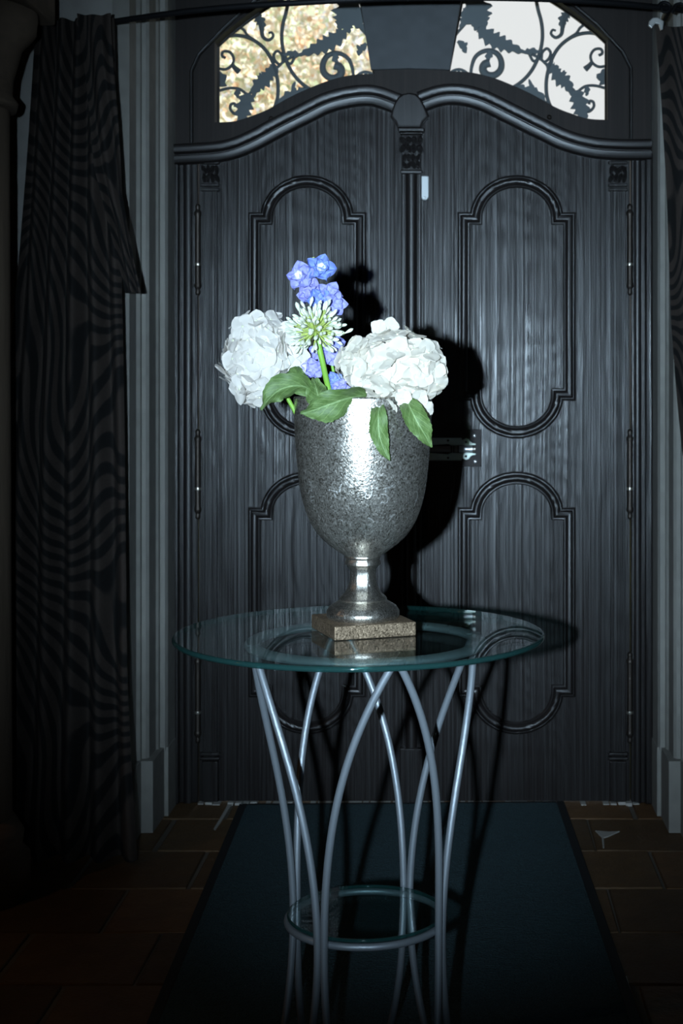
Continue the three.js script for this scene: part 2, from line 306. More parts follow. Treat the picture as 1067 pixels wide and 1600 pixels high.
function lumpyCarving(cx, cy, w, h, z, n) {                       // a carved capital: leaf curls packed in rows
  const list = [];
  for (let r = 0; r < n; r++) for (let k = 0; k < 4; k++) {
    const g = new THREE.SphereGeometry(1, 10, 8); g.scale(w / 7.2, h / n / 1.7, 0.007); g.rotateZ(rr(-0.6, 0.6));
    list.push(move(g, cx + (k - 1.5) * w / 4 + rr(-0.1, 0.1) * w / 4, cy - h / 2 + (r + 0.5) * h / n, z + rr(0, 0.003)));
    const q = new THREE.TorusGeometry(w / 11, w / 34, 6, 12); list.push(move(q, cx + (k - 1.5) * w / 4, cy - h / 2 + (r + 0.5) * h / n, z + 0.007));
  }
  return merge(list);
}
function makeHinge(parent, px, y0, y1) {
  const top = at(px, y0, 0.012), bot = at(px, y1, 0.012), H = top.y - bot.y, r = 0.0092;
  const prof = [[0.0001, 0], [0.006, 0.003], [0.0085, 0.010], [0.006, 0.018], [0.0075, 0.022], [0.0115, 0.028], [0.0115, 0.036], [r, 0.040], [r, H * 0.34], [r * 0.93, H * 0.342], [r, H * 0.347], [r, H * 0.7], [r * 1.1, H * 0.703], [r * 1.1, H * 0.712], [r, H * 0.715], [r, H - 0.040], [0.0115, H - 0.036], [0.0115, H - 0.028], [0.0075, H - 0.022], [0.006, H - 0.018], [0.0085, H - 0.010], [0.006, H - 0.003], [0.0001, H]];
  const h = mesh('hinge', move(lathe(prof, 20), top.x, bot.y, 0.012), hingeMetal, parent);
  h.userData.label = 'long dark barrel hinge with ball ends';
  mesh('hinge_ring', move(lathe([[r, -0.004], [r * 1.12, -0.004], [r * 1.12, 0.004], [r, 0.004]], 20), top.x, bot.y + H * 0.34, 0.012), brass, h);
}
function makeLeaf(name, label, x0, x1, topCurve, panelC, stripX, hingeX) {
  const d = structGroup(name, label);
  const a = at(x0, 0).x, b = at(x1, 0).x, top = curve2(topCurve, 80).filter((p) => p.x > a + 0.002 && p.x < b - 0.002);
  const yAt = (x) => { const all = curve2(topCurve, 200); return all.reduce((m, p) => (Math.abs(p.x - x) < Math.abs(m.x - x) ? p : m)).y; };
  const shp = new THREE.Shape([V2(a, 0.007), V2(a, yAt(a) - 0.004), ...top.map((p) => V2(p.x, p.y - 0.004)), V2(b, yAt(b) - 0.004), V2(b, 0.007)]);
  const up = panelPath(panelC, 83, 64, 283, 341, 617, 676), lo = panelPath(panelC, 83, 64, 746, 802, 1080, 1138);
  for (const p of [up, lo]) shp.holes.push(new THREE.Path(p));
  mesh('leaf_frame', extrude(shp, -0.055, 0), wood, d);
  for (const p of [up, lo]) {
    const f = mesh('panel', extrude(new THREE.Shape(p), -0.04, -0.011), wood, d);
    f.material = wood;
    mesh('panel_moulding', sweep(p, true, PANEL_PROFILE, 0), woodPolished, d);
  }
  // narrow fluted pilaster on the outer stile
  const [s0, s1] = stripX.map((x) => at(x, 0).x), yTop = at(0, 298).y, yB = at(0, 1188).y;
  const pil = mesh('side_pilaster', rbox(s0 + 0.006, s1 - 0.006, yB, yTop, -0.004, 0.011, 0.004), wood, d);
  for (const x of [s0 + 0.004, s1 - 0.010]) mesh('fillet', rbox(x, x + 0.006, yB, yTop, -0.003, 0.015, 0.002), woodPolished, pil);
  mesh('capital', lumpyCarving((s0 + s1) / 2, at(0, 272).y, s1 - s0, 0.052, 0.003, 2), wood, pil);
  for (const y of [255, 290, 297]) mesh('capital_moulding', rbox(s0 - 0.004, s1 + 0.004, at(0, y + 2.5).y, at(0, y - 2.5).y, -0.003, 0.018, 0.003), wood, pil);
  mesh('plinth', rbox(s0, s1, 0.008, yB, -0.004, 0.014, 0.003), wood, pil);
  for (const y of [1176, 1183]) mesh('plinth_moulding', rbox(s0 - 0.005, s1 + 0.005, at(0, y + 3).y, at(0, y - 2.5).y, -0.003, 0.022, 0.004), woodPolished, pil);
  for (const [y0, y1] of [[318, 462], [670, 812], [1018, 1162]]) makeHinge(d, hingeX, y0, y1);
  return d;
}
const corniceAll = [...corniceL, [640, 168], ...corniceR];
const leafL = makeLeaf('door_1', 'dark carved door leaf carrying the half-round centre post', 311, 648, corniceAll, 480, [316, 342], 309);
const leafR = makeLeaf('door_2', 'dark carved door leaf with the old box lock and white contact strip', 649.5, 984, corniceAll, 807, [952, 978], 984);
{
  // centre post with capital and keystone, fixed to the first leaf
  const x0 = at(627, 0).x, x1 = at(659, 0).x, cx = (x0 + x1) / 2, yT = at(0, 273).y;
  const post = mesh('centre_post', rbox(x0, x1, 0.008, yT, 0.001, 0.016, 0.003), wood, leafL);
  const g = new THREE.CylinderGeometry(1, 1, yT - 0.18, 24); g.scale(0.0185, 1, 0.017); g.translate(cx, (yT + 0.18) / 2, 0.014);
  mesh('half_round_shaft', boxUV(g), woodPolished, post);
  for (const x of [x0 + 0.004, x1 - 0.010]) mesh('fillet', rbox(x, x + 0.006, 0.18, yT, 0.010, 0.022, 0.002), woodPolished, post);
  mesh('base_block', rbox(x0 - 0.004, x1 + 0.004, 0.008, 0.18, 0.002, 0.034, 0.004), wood, post);
  for (const [ya, yb, e, zz] of [[268, 274, 0.002, 0.04], [203, 209, 0.009, 0.046], [210, 212.5, 0.003, 0.04]]) mesh('capital_moulding', rbox(x0 - e, x1 + e, at(0, yb).y, at(0, ya).y, 0.002, zz, 0.004), woodPolished, post);
  const cap = mesh('capital', rbox(x0 + 0.002, x1 - 0.002, at(0, 268).y, at(0, 212).y, 0.002, 0.026, 0.004), wood, post);
  mesh('carving', lumpyCarving(cx, at(0, 228).y, (x1 - x0) * 1.08, 0.05, 0.026, 2), wood, cap);
  mesh('carving', lumpyCarving(cx, at(0, 254).y, (x1 - x0) * 0.86, 0.045, 0.024, 2), wood, cap);
  const ks = [[622, 203], [618, 194], [611, 186], [613, 177], [617, 166], [622, 157], [630, 151], [640, 149], [650, 151], [657, 157], [662, 166], [667, 177], [670, 186], [662, 194], [658, 203]];
  mesh('keystone', extrude(new THREE.Shape(ks.map(([x, y]) => at2(x, y))), 0.002, 0.05, 0.006), woodPolished, post);
  // white contact strip on the second leaf
  const s = new THREE.Shape(); const a = at2(658, 276), b = at2(669.5, 313), r = (b.x - a.x) / 2;
  s.moveTo(a.x, a.y - 0.002); s.lineTo(a.x + 0.002, a.y); s.lineTo(b.x - 0.002, a.y); s.lineTo(b.x, a.y - 0.002); s.lineTo(b.x, b.y + r); s.absarc((a.x + b.x) / 2, b.y + r, r, 0, -Math.PI, true);
  const strip = mesh('contact_strip', extrude(s, 0, 0.012, 0.002), whitePlastic, leafR); strip.userData.label = 'small white plastic contact strip';
  const dome = new THREE.SphereGeometry(0.0035, 12, 8); dome.scale(1, 1, 0.5); mesh('rivet', move(dome, (a.x + b.x) / 2, b.y + 0.008, 0.012), steel, strip);
  // box lock
  const pl = (pts, z0, z1, bv = 0.001) => extrude(new THREE.Shape(pts.map(([x, y]) => at2(x, y))), z0, z1, bv);
  const back = mesh('lock_plate', pl([[662, 671], [752, 671], [752, 729], [662, 729]], 0, 0.008, 0.002), rustPlate, leafR); back.userData.label = 'dark rusty backing plate of the lock';
  const side = (m) => { const y = (v) => (m > 0 ? v : 1403 - v); const p = [[666, y(684)], [721, y(684)], [722, y(687)], [725, y(686)], [728, y(684.5)], [732, y(686)], [735, y(690)], [738, y(692)], [743, y(692.5)], [743, y(695)], [734, y(696)], [728, y(696)], [720, y(695)], [706, y(696)], [700, y(693.5)], [666, y(696)]]; return m > 0 ? p.reverse() : p; };
  for (const m of [1, -1]) {
    const q = mesh('lock_strap', pl(side(m), 0.008, 0.016), lockMetal, back); q.userData.label = 'pale green metal strap with scalloped end';
    for (const [x, y] of [[728, 690.5], [700, 688], [668, 688]]) { const g2 = new THREE.SphereGeometry(0.0035, 10, 8); g2.scale(1, 1, 0.5); const p = at(x, m > 0 ? y : 1403 - y); mesh('strap_rivet', move(g2, p.x, p.y, 0.0165), hingeMetal, q); }
  }
  const bolt = (px0, px1, r2, mat, nm) => { const p = at(px0, 701.5), q = at(px1, 701.5), c2 = new THREE.CylinderGeometry(r2, r2, q.x - p.x, 18); c2.rotateZ(Math.PI / 2); c2.scale(1, 1, 0.7); mesh(nm, move(c2, (p.x + q.x) / 2, p.y, 0.014), mat, back); };
  bolt(664, 705, 0.0095, boltMetal, 'bolt'); bolt(704, 706.5, 0.0125, hingeMetal, 'bolt_collar'); bolt(708, 710, 0.0125, hingeMetal, 'bolt_collar'); bolt(706, 716, 0.010, boltMetal, 'bolt'); bolt(715, 717, 0.0125, hingeMetal, 'bolt_collar'); bolt(717, 738, 0.0105, steel, 'bolt_end'); bolt(739, 742.5, 0.009, boltMetal, 'bolt');
  for (const [x, y] of [[741, 680.5], [742.5, 721]]) { const g2 = new THREE.SphereGeometry(0.0058, 14, 10); g2.scale(1, 1, 0.5); const p = at(x, y); mesh('screw', move(g2, p.x, p.y, 0.009), steel, back); }
}

// ---------------------------------------------------------------- runner mat
{
  const weave = dataTex(512, 512, (u, v) => { const n = 0.5 + 0.55 * tiled(u, v, 200, 200, 3.9) + 0.2 * tiled(u, v, 40, 60, 1.9) + 0.12 * tiled(u, v, 6, 6, 7.3); return [0.15 + 0.085 * n, 0.235 + 0.11 * n, 0.255 + 0.12 * n]; }, true, 2, 2);
  const weaveBump = dataTex(256, 256, (u, v) => [0.5 + 0.6 * tiled(u, v, 90, 90, 2.2) + 0.3 * tiled(u, v, 20, 40, 5.2)], false, 4, 4);
  const pile = std({ map: weave, bumpMap: weaveBump, bumpScale: 0.004, roughness: 1 }), rubber = std({ color: lin(0.012, 0.013, 0.014), roughness: 0.75 });
  const g = thing('runner_mat', 'long dark blue entrance mat with black rubber edge running up to the door', 'mat', [-0.037, 0, 0.012]);
  const w = 0.508, L = 5.0, b = 0.026;
  mesh('pile_field', box(-w + b, w - b, 0.001, 0.009, b, L - b), pile, g);
  for (const [x0, x1, z0, z1] of [[-w, -w + b, 0, L], [w - b, w, 0, L], [-w + b, w - b, 0, b], [-w + b, w - b, L - b, L]]) mesh('rubber_edge', rbox(x0, x1, 0.0005, 0.007, z0, z1, 0.003), rubber, g);
  g.rotation.y = THREE.MathUtils.degToRad(1.6);
}

// ---------------------------------------------------------------- table
const AX = CX - 0.1735, AZ = CZ - 2.8, TOP = 0.85;                // axis of the frame
const glassFace = phys({ color: lin(0.86, 0.95, 0.94), transmission: 1, thickness: 0, roughness: 0.0, ior: 1.5 });
const glassEdge = phys({ color: lin(0.05, 0.17, 0.16), transmission: 0.8, thickness: 0, roughness: 0.05, ior: 1.5 });
const tubeMetal = std({ color: lin(0.25, 0.275, 0.3), metalness: 0.5, roughness: 0.42, bumpMap: speck, bumpScale: 0.0003 });
{
  const t = thing('glass_table', 'round glass-topped table on crossing bent grey metal rods with a low glass shelf', 'table', [AX, 0, AZ]);
  const pane = (R, y0, y1) => { const e = (y1 - y0) / 2; return merge([toCreasedNormals(lathe([[0.0001, y0], [R - e, y0]], 128), 0.5), toCreasedNormals(lathe([[R - e, y1], [0.0001, y1]], 128), 0.5)]); };
  const rim = (R, y0, y1) => { const e = (y1 - y0) / 2, pr = []; for (let i = 0; i <= 10; i++) { const a = -Math.PI / 2 + Math.PI * i / 10; pr.push([R - e + e * Math.cos(a), (y0 + y1) / 2 + e * Math.sin(a)]); } return lathe(pr, 128); };
  const top = mesh('glass_top', pane(0.347, TOP - 0.010, TOP), glassFace, t); mesh('green_edge', rim(0.347, TOP - 0.010, TOP), glassEdge, top); top.position.x = -0.0115; top.userData.label = 'clear round glass top with green edge';
  const rp = Array.from({ length: 25 }, (_, i) => { const q = -i / 24 * 2 * Math.PI; return [0.2125 + 0.0145 * Math.cos(q), 0.8305 + 0.0085 * Math.sin(q)]; }).reverse();
  mesh('top_ring', lathe(rp, 96), std({ color: lin(0.5, 0.54, 0.56), metalness: 0.3, roughness: 0.5 }), t);
  const pad = std({ color: lin(0.5, 0.52, 0.53), roughness: 0.3, transparent: false });
  const phi = THREE.MathUtils.degToRad(18), D = Math.PI / 180;
  for (let k = 0; k < 4; k++) {
    const a0 = phi + k * Math.PI / 2;
    const c = new THREE.CylinderGeometry(0.013, 0.013, 0.003, 20); mesh('pad', move(c, 0.2125 * Math.sin(a0), 0.8365, 0.2125 * Math.cos(a0)), pad, t);
    for (const s of [-1, 1]) {
      const pts = [], h1 = 0.82, h0 = 0.30, hb = 0.008;
      for (let i = 0; i <= 26; i++) {
        const h = h1 + (hb - h1) * i / 26, q = (h - h0) / (h1 - h0), off = h > h0 ? 2.6 + 39.9 * (1 - q * q) : 42.5 - 39.4 * q * q * 1.15;
        const r = h > h0 ? 0.158 + 0.052 * Math.pow(q, 1.7) : 0.158 + 0.05 * q * q;
        const a = a0 + s * off * D;
        pts.push(V3(r * Math.sin(a), h, r * Math.cos(a)));
      }
      const leg = mesh('leg', tube(pts, 0.0071, 64, 12), tubeMetal, t);
      const e = pts[pts.length - 1]; mesh('foot', move(lathe([[0.0001, 0.0005], [0.0125, 0.0005], [0.0125, 0.008], [0.0085, 0.012]], 16), e.x, 0.0085, e.z), std({ color: lin(0.02, 0.02, 0.02), roughness: 0.6 }), leg);
    }
  }
  const ring = new THREE.TorusGeometry(0.1465, 0.0068, 12, 96); ring.rotateX(Math.PI / 2); mesh('shelf_ring', move(ring, 0, 0.313, 0), tubeMetal, t);
  const sh = mesh('glass_shelf', pane(0.1475, 0.3202, 0.3272), glassFace, t); mesh('green_edge', rim(0.1475, 0.3202, 0.3272), glassEdge, sh); sh.userData.label = 'small round glass shelf';
}

// ---------------------------------------------------------------- urn
const UX = CX + (567 - 716) * 2.8 / F, UZ = AZ;
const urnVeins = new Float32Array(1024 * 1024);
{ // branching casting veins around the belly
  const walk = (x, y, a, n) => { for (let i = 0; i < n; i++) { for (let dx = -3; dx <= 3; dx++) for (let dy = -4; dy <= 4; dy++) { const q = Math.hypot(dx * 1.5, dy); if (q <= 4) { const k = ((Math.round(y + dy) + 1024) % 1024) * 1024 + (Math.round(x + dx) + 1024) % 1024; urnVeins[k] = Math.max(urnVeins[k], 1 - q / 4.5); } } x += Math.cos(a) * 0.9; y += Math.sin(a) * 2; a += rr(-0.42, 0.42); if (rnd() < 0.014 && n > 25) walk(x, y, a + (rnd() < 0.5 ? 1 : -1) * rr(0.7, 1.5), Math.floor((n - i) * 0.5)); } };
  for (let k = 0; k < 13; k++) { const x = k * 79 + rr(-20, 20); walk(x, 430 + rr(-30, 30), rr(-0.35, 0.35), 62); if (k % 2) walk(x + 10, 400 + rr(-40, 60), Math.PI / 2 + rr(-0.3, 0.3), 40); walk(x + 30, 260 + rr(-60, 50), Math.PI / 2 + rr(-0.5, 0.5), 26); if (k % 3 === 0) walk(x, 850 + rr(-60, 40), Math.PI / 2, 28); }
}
const urnColor = dataTex(1024, 1024, (u, v, x, y) => { const n = 0.5 + 0.5 * tiled(u, v, 24, 10, 1.2) + 0.4 * tiled(u, v, 90, 36, 2.9), p = tiled(u, v, 330, 128, 5.1) + 0.7 * tiled(u, v, 480, 186, 9.4), w = (p > 0.42 ? 0.2 : p < -0.4 ? -0.24 : 0.1 * p) + 0.38 * urnVeins[y * 1024 + x]; return [0.65 + 0.09 * n + w, 0.625 + 0.09 * n + w, 0.585 + 0.09 * n + w]; }, true);  // casting veins also lightened here: the light they catch is painted into the colour
const urnBump = dataTex(1024, 1024, (u, v, x, y) => [0.45 + 0.2 * tiled(u, v, 330, 128, 5.1) + 0.22 * tiled(u, v, 480, 186, 9.4) + 0.1 * tiled(u, v, 60, 24, 8.8) + 0.4 * urnVeins[y * 1024 + x]], false);
const urnRough = dataTex(512, 512, (u, v) => [1, 0.31 + 0.08 * tiled(u, v, 16, 7, 2.4) + 0.16 * tiled(u, v, 250, 98, 7.7), 1], false);
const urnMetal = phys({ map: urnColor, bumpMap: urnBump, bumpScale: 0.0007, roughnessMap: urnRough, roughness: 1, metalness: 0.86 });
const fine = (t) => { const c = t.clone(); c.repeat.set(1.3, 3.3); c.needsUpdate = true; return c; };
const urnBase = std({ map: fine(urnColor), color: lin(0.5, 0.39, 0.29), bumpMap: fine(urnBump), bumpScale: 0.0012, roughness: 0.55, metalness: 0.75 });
{
  const u = thing('silver_urn', 'tall footed urn of pitted silver metal holding the flowers', 'urn', [UX, TOP, UZ]);
  const S = 832, Y = (py) => CY - (py - 600) / S - TOP;            // heights above the table
  const outer = [[26, 869], [40, 860], [56, 848], [70, 834], [82, 815], [91, 792], [97.5, 765], [101.5, 735], [104.5, 700], [106.5, 665], [107.5, 635], [108, 622]];
  const cv = new THREE.SplineCurve(outer.map(([r, y]) => V2(r / S, Y(y)))).getPoints(48), prof = [V2(0.0001, Y(872)), ...cv, V2(0.1285, Y(620)), V2(0.1265, Y(619.5))];
  for (let i = cv.length - 1; i >= 4; i--) prof.push(V2(Math.max(0.0001, cv[i].x - 0.004), cv[i].y + 0.002));
  prof.push(V2(0.0001, Y(862)));
  const bowl = new THREE.LatheGeometry(prof, 96);
  const bp = bowl.attributes.position, buv = bowl.attributes.uv; for (let i = 0; i < bp.count; i++) buv.setY(i, (bp.getY(i) - Y(872)) / 0.31); 
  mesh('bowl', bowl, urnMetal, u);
  const st = [[0.0001, 866], [27, 866], [28, 870], [26, 873], [28, 877], [28, 881], [24, 884], [21, 888], [20, 896], [20.5, 906], [23, 916], [29, 926], [36, 932], [37.5, 935], [36.5, 937], [42, 940], [52, 946], [57, 954], [57, 961], [54, 966], [53, 968], [0.0001, 968]];
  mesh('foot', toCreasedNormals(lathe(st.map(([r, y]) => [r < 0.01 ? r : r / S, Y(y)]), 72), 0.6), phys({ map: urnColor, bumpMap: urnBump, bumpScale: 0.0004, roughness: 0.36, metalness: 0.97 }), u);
  const b = rbox(-0.0785, 0.0785, 0.0005, 0.0265, -0.0785, 0.0785, 0.0025), sq = mesh('square_plinth', b, urnBase, u); sq.rotation.y = THREE.MathUtils.degToRad(21); sq.userData.label = 'square bronze-toned plinth of the urn';
}

// ---------------------------------------------------------------- flowers
const petalWhite = phys({ color: lin(0.78, 0.72, 0.65), roughness: 0.85, transmission: 0.25, thickness: 0, side: THREE.DoubleSide });
const petalCream = phys({ color: lin(0.76, 0.69, 0.58), roughness: 0.85, transmission: 0.25, thickness: 0, side: THREE.DoubleSide });
const leafTex = dataTex(256, 256, (u, v) => { const vein = Math.abs(((v * 7 + Math.abs(u - 0.5) * -5 + 20) % 1) - 0.5) < 0.06 ? 0.06 : 0, mid = Math.abs(u - 0.5) < 0.03 ? 0.14 : 0, n = 0.04 * tiled(u, v, 9, 9, 3.6) + 0.03 * tiled(u, v, 40, 40, 1.6); return [0.37 + 1.6 * vein + mid + 2 * n, 0.47 + 1.5 * vein + mid + 2 * n, 0.25 + 1.2 * vein + mid + 2 * n]; }, true);
const leafMat = phys({ map: leafTex, roughness: 0.6, transmission: 0.12, thickness: 0, side: THREE.DoubleSide, bumpMap: leafTex, bumpScale: 0.002 });
const stemGreen = std({ color: lin(0.2, 0.4, 0.05), roughness: 0.5 });
const pediGreen = std({ color: lin(0.46, 0.55, 0.14), roughness: 0.6 });
const budWhite = phys({ color: lin(0.8, 0.82, 0.66), roughness: 0.6, transmission: 0.15, thickness: 0 });
const eyeMat = std({ color: lin(0.7, 0.72, 0.5), roughness: 0.7 });
function surf(nu, nv, fn) {                                       // a sheet: fn(u, v) gives a point
  const pos = [], uv = [], idx = [];
  for (let j = 0; j <= nv; j++) for (let i = 0; i <= nu; i++) { const p = fn(i / nu, j / nv); pos.push(p.x, p.y, p.z); uv.push(i / nu, j / nv); }
  for (let j = 0; j < nv; j++) for (let i = 0; i < nu; i++) { const a = j * (nu + 1) + i; idx.push(a, a + 1, a + nu + 2, a, a + nu + 2, a + nu + 1); }
  const g = new THREE.BufferGeometry(); g.setAttribute('position', new THREE.Float32BufferAttribute(pos, 3)); g.setAttribute('uv', new THREE.Float32BufferAttribute(uv, 2)); g.setIndex(idx); g.computeVertexNormals();
  return g;
}
function petal(L, W, cup, ruffle, tip, ph) {                      // lies along +y, faces +z
  return surf(6, 7, (u, v) => {
    const t = v, x = (u - 0.5) * 2, w = W * Math.pow(Math.sin(Math.PI * Math.min(1, 0.04 + 0.96 * Math.pow(t, tip))), 0.62) * (t > 0.995 ? 0.25 : 1);
    return V3(x * w, t * L, cup * (t * t * L * 0.9 + x * x * w * 0.5) + ruffle * Math.sin(x * 4.2 + ph) * Math.sin(t * 3 + ph) * L);
  });
}
function floret(R, n) {
  const list = [];
  for (let k = 0; k < 4; k++) { const p = petal(R * rr(0.92, 1.08), R * rr(0.6, 0.72), rr(-0.3, 0.2), 0.05, 0.72, rr(0, 6)); p.translate(0, R * 0.04, 0); p.rotateX(rr(-0.08, 0.32)); p.rotateZ(k * Math.PI / 2 + rr(-0.16, 0.16)); p.translate(0, 0, (k % 2) * 0.0012); list.push(p); }
  return merge(list);
}
const floretShapes = Array.from({ length: 9 }, () => floret(0.0205, 4));
const eyeShape = new THREE.IcosahedronGeometry(0.0019, 1);
function hydrangea(label, mat, centre, radii, count, stemPts, R, extra = []) {
  const g = thing('hydrangea', label, 'flower', [centre.x, centre.y, centre.z]);
  const q = new THREE.Quaternion(), Z = V3(0, 0, 1);
  const core = new THREE.IcosahedronGeometry(1, 3); core.scale(radii[0] * 0.74, radii[1] * 0.74, radii[2] * 0.74);
  mesh('flower_stalks', core, mat === petalCream ? pediGreenPale : pediGreenPale, g);
  const put = (p, n, s) => {
    const m = mesh('floret', floretShapes[Math.floor(rnd() * 9)], mat, g); m.position.copy(p); q.setFromUnitVectors(Z, n); m.quaternion.copy(q).multiply(new THREE.Quaternion().setFromAxisAngle(Z, rr(0, 6.28))); m.scale.setScalar(s);
    const e = mesh('eye', eyeShape, eyeMat, m); e.position.z = 0.0015;
  };
  for (let i = 0; i < count; i++) {
    const y = 1 - 2 * (i + 0.5) / count, rad = Math.sqrt(1 - y * y), a = i * 2.39996 + 0.5 * rnd();
    const d = V3(rad * Math.cos(a), y, rad * Math.sin(a)), k = rr(0.82, 1.07);
    const p = V3(d.x * radii[0] * k, d.y * radii[1] * k, d.z * radii[2] * k), n = V3(d.x / radii[0], d.y / radii[1], d.z / radii[2]).normalize();
    n.x += rr(-0.38, 0.38); n.y += rr(-0.38, 0.38); n.z += rr(-0.38, 0.38); n.normalize();
    put(p, n, rr(0.95, 1.3) * R);
  }
  for (const [px, py, z, s] of extra) put(at(px, py, z).sub(centre), V3(rr(-0.5, 0.5), rr(-0.6, 0.2), 1).normalize(), s);
  mesh('stem', tube(stemPts.map((p) => p.clone().sub(centre)), 0.0042, 24, 8), stemGreen, g);
  return g;
}
const pediGreenPale = std({ color: lin(0.62, 0.66, 0.5), roughness: 0.9 });
function leafBlade(pts, half, fold, side, ruffle = 0.28) {         // pts along the midrib, half width, fold upward of the halves, side: which way the blade spreads
  const cv = new THREE.CatmullRomCurve3(pts), S = side.clone().normalize();
  return surf(10, 22, (u, v) => {
    const p = cv.getPoint(v), d = cv.getTangent(v), s = S.clone().sub(d.clone().multiplyScalar(S.dot(d))).normalize(), n = d.clone().cross(s).normalize(), x = (u - 0.5) * 2;
    const w = half * Math.pow(Math.sin(Math.PI * Math.pow(0.03 + 0.965 * v, 0.82)), 0.85) * (1 + 0.07 * Math.sin(v * 70) + 0.05 * Math.sin(v * 17 + u * 3));
    return p.addScaledVector(s, x * w).addScaledVector(n, fold * Math.abs(x) * w + ruffle * half * (Math.sin(v * 11 + x * 2) + 0.5 * Math.sin(v * 23 - x * 3)) * x * x);
  });
}
const inUrn = (dx, dz, y = 1.06) => V3(UX + dx, y, UZ + dz);
const hL = at(403, 560, AZ + 0.05), hR = at(614, 575, AZ + 0.05);
const gL = hydrangea('white hydrangea head leaning out over the plain side of the urn', petalWhite, hL, [0.058, 0.078, 0.066], 120, [hL, V3(hL.x + 0.05, hL.y - 0.07, AZ + 0.03), inUrn(-0.03, 0.0)], 1.0,
  [[462, 545, AZ + 0.06, 0.8], [455, 570, AZ + 0.06, 0.8], [472, 555, AZ + 0.05, 0.75], [458, 528, AZ + 0.06, 0.8], [478, 575, AZ + 0.05, 0.65], [468, 592, AZ + 0.06, 0.5], [447, 515, AZ + 0.06, 0.85]]);
const gR = hydrangea('wide creamy white hydrangea head drooping over the urn rim towards the lock', petalCream, hR, [0.096, 0.064, 0.08], 165, [hR, V3(hR.x - 0.02, hR.y - 0.08, AZ + 0.02), inUrn(0.02, 0.01)], 1.0,
  [[578, 632, AZ + 0.10, 0.85], [606, 635, AZ + 0.11, 0.95], [664, 640, AZ + 0.08, 0.85], [655, 622, AZ + 0.09, 0.9], [630, 622, AZ + 0.11, 0.85], [592, 512, AZ + 0.05, 0.8], [610, 508, AZ + 0.05, 0.8]]);
const putLeaf = (g, c, pts, half, fold, side, ruffle) => { const m = mesh('leaf', leafBlade(pts.map(([x, y, z]) => at(x, y, AZ + z).sub(c)), half, fold, side, ruffle), leafMat, g); m.userData.label = 'green veined leaf'; return m; };
putLeaf(gL, hL, [[490, 612, 0.09], [470, 603, 0.12], [440, 608, 0.135], [420, 624, 0.14], [408, 641, 0.14]], 0.024, 0.35, V3(0.25, 1, 0.3));
putLeaf(gL, hL, [[462, 610, 0.05], [463, 595, 0.07], [452, 585, 0.09], [440, 588, 0.1]], 0.02, 0.2, V3(1, 0.7, 0));
putLeaf(gL, hL, [[572, 618, 0.10], [545, 622, 0.135], [515, 632, 0.15], [490, 641, 0.15], [469, 646, 0.15]], 0.029, -0.3, V3(0.15, 1, 0.35));
putLeaf(gL, hL, [[500, 640, 0.135], [497, 620, 0.125], [492, 600, 0.10], [488, 590, 0.08]], 0.021, 0.5, V3(1, 0.1, 0));
putLeaf(gR, hR, [[594, 630, 0.11], [591, 650, 0.142], [592, 676, 0.142], [599, 700, 0.138], [609, 720, 0.136]], 0.0165, 0.5, V3(1, 0.1, -0.1));
putLeaf(gR, hR, [[634, 622, 0.09], [642, 640, 0.125], [652, 660, 0.135], [664, 680, 0.128], [674, 699, 0.12]], 0.021, 0.5, V3(1, 0.5, -0.2), 0.25);
{
  // agapanthus: a ball of white buds on one thick stem
  const c = at(493, 515, AZ + 0.085), g = thing('agapanthus', 'ball of slim white-green buds on one thick bright green stem', 'flower', [c.x, c.y, c.z]);
  mesh('stem', tube([V3(0, -0.004, 0), at(503, 562, AZ + 0.08).sub(c), at(513, 606, AZ + 0.06).sub(c), inUrn(0.01, 0.0).sub(c)], 0.0053, 30, 12), stemGreen, g);
  const budG = lathe([[0.0001, 0], [0.0012, 0.001], [0.0020, 0.005], [0.0032, 0.010], [0.0036, 0.013], [0.0030, 0.017], [0.0001, 0.0205]], 10), Y = V3(0, 1, 0);
  for (let i = 0; i < 170; i++) {
    const y = 1 - 1.8 * (i + 0.5) / 170, rad = Math.sqrt(Math.max(0, 1 - y * y)), a = i * 2.39996 + rr(-0.2, 0.2), d = V3(rad * Math.cos(a) * 1.02, y * 1.05, rad * Math.sin(a) * 0.95), L = rr(0.016, 0.043) * (i === 30 ? 1.4 : 1);
    d.x += rr(-0.08, 0.08); d.y += rr(-0.08, 0.08); d.normalize();
    const end = d.clone().multiplyScalar(L), mid = d.clone().multiplyScalar(L * 0.5); mid.y -= 0.002;
    const b = mesh('bud', budG, budWhite, g); b.position.copy(end); b.quaternion.setFromUnitVectors(Y, d.clone().add(V3(rr(-0.45, 0.45), rr(-0.2, 0.5), rr(-0.45, 0.45))).normalize()); b.scale.setScalar(rr(0.75, 1.15));
    mesh('pedicel', tube([V3(0, 0, 0), mid, end], 0.0010, 5, 5), pediGreen, g);
  }
  // a stray bud that reaches past the ball
  const e = at(549, 515, AZ + 0.09).sub(c), s = at(538, 521, AZ + 0.09).sub(c);
  const b = mesh('bud', budG, budWhite, g); b.position.copy(s); b.quaternion.setFromUnitVectors(Y, e.clone().sub(s).normalize()); b.scale.setScalar(0.9);
  mesh('pedicel', tube([V3(0, 0, 0), at(522, 524, AZ + 0.09).sub(c), s], 0.0010, 8, 5), pediGreen, g);
}
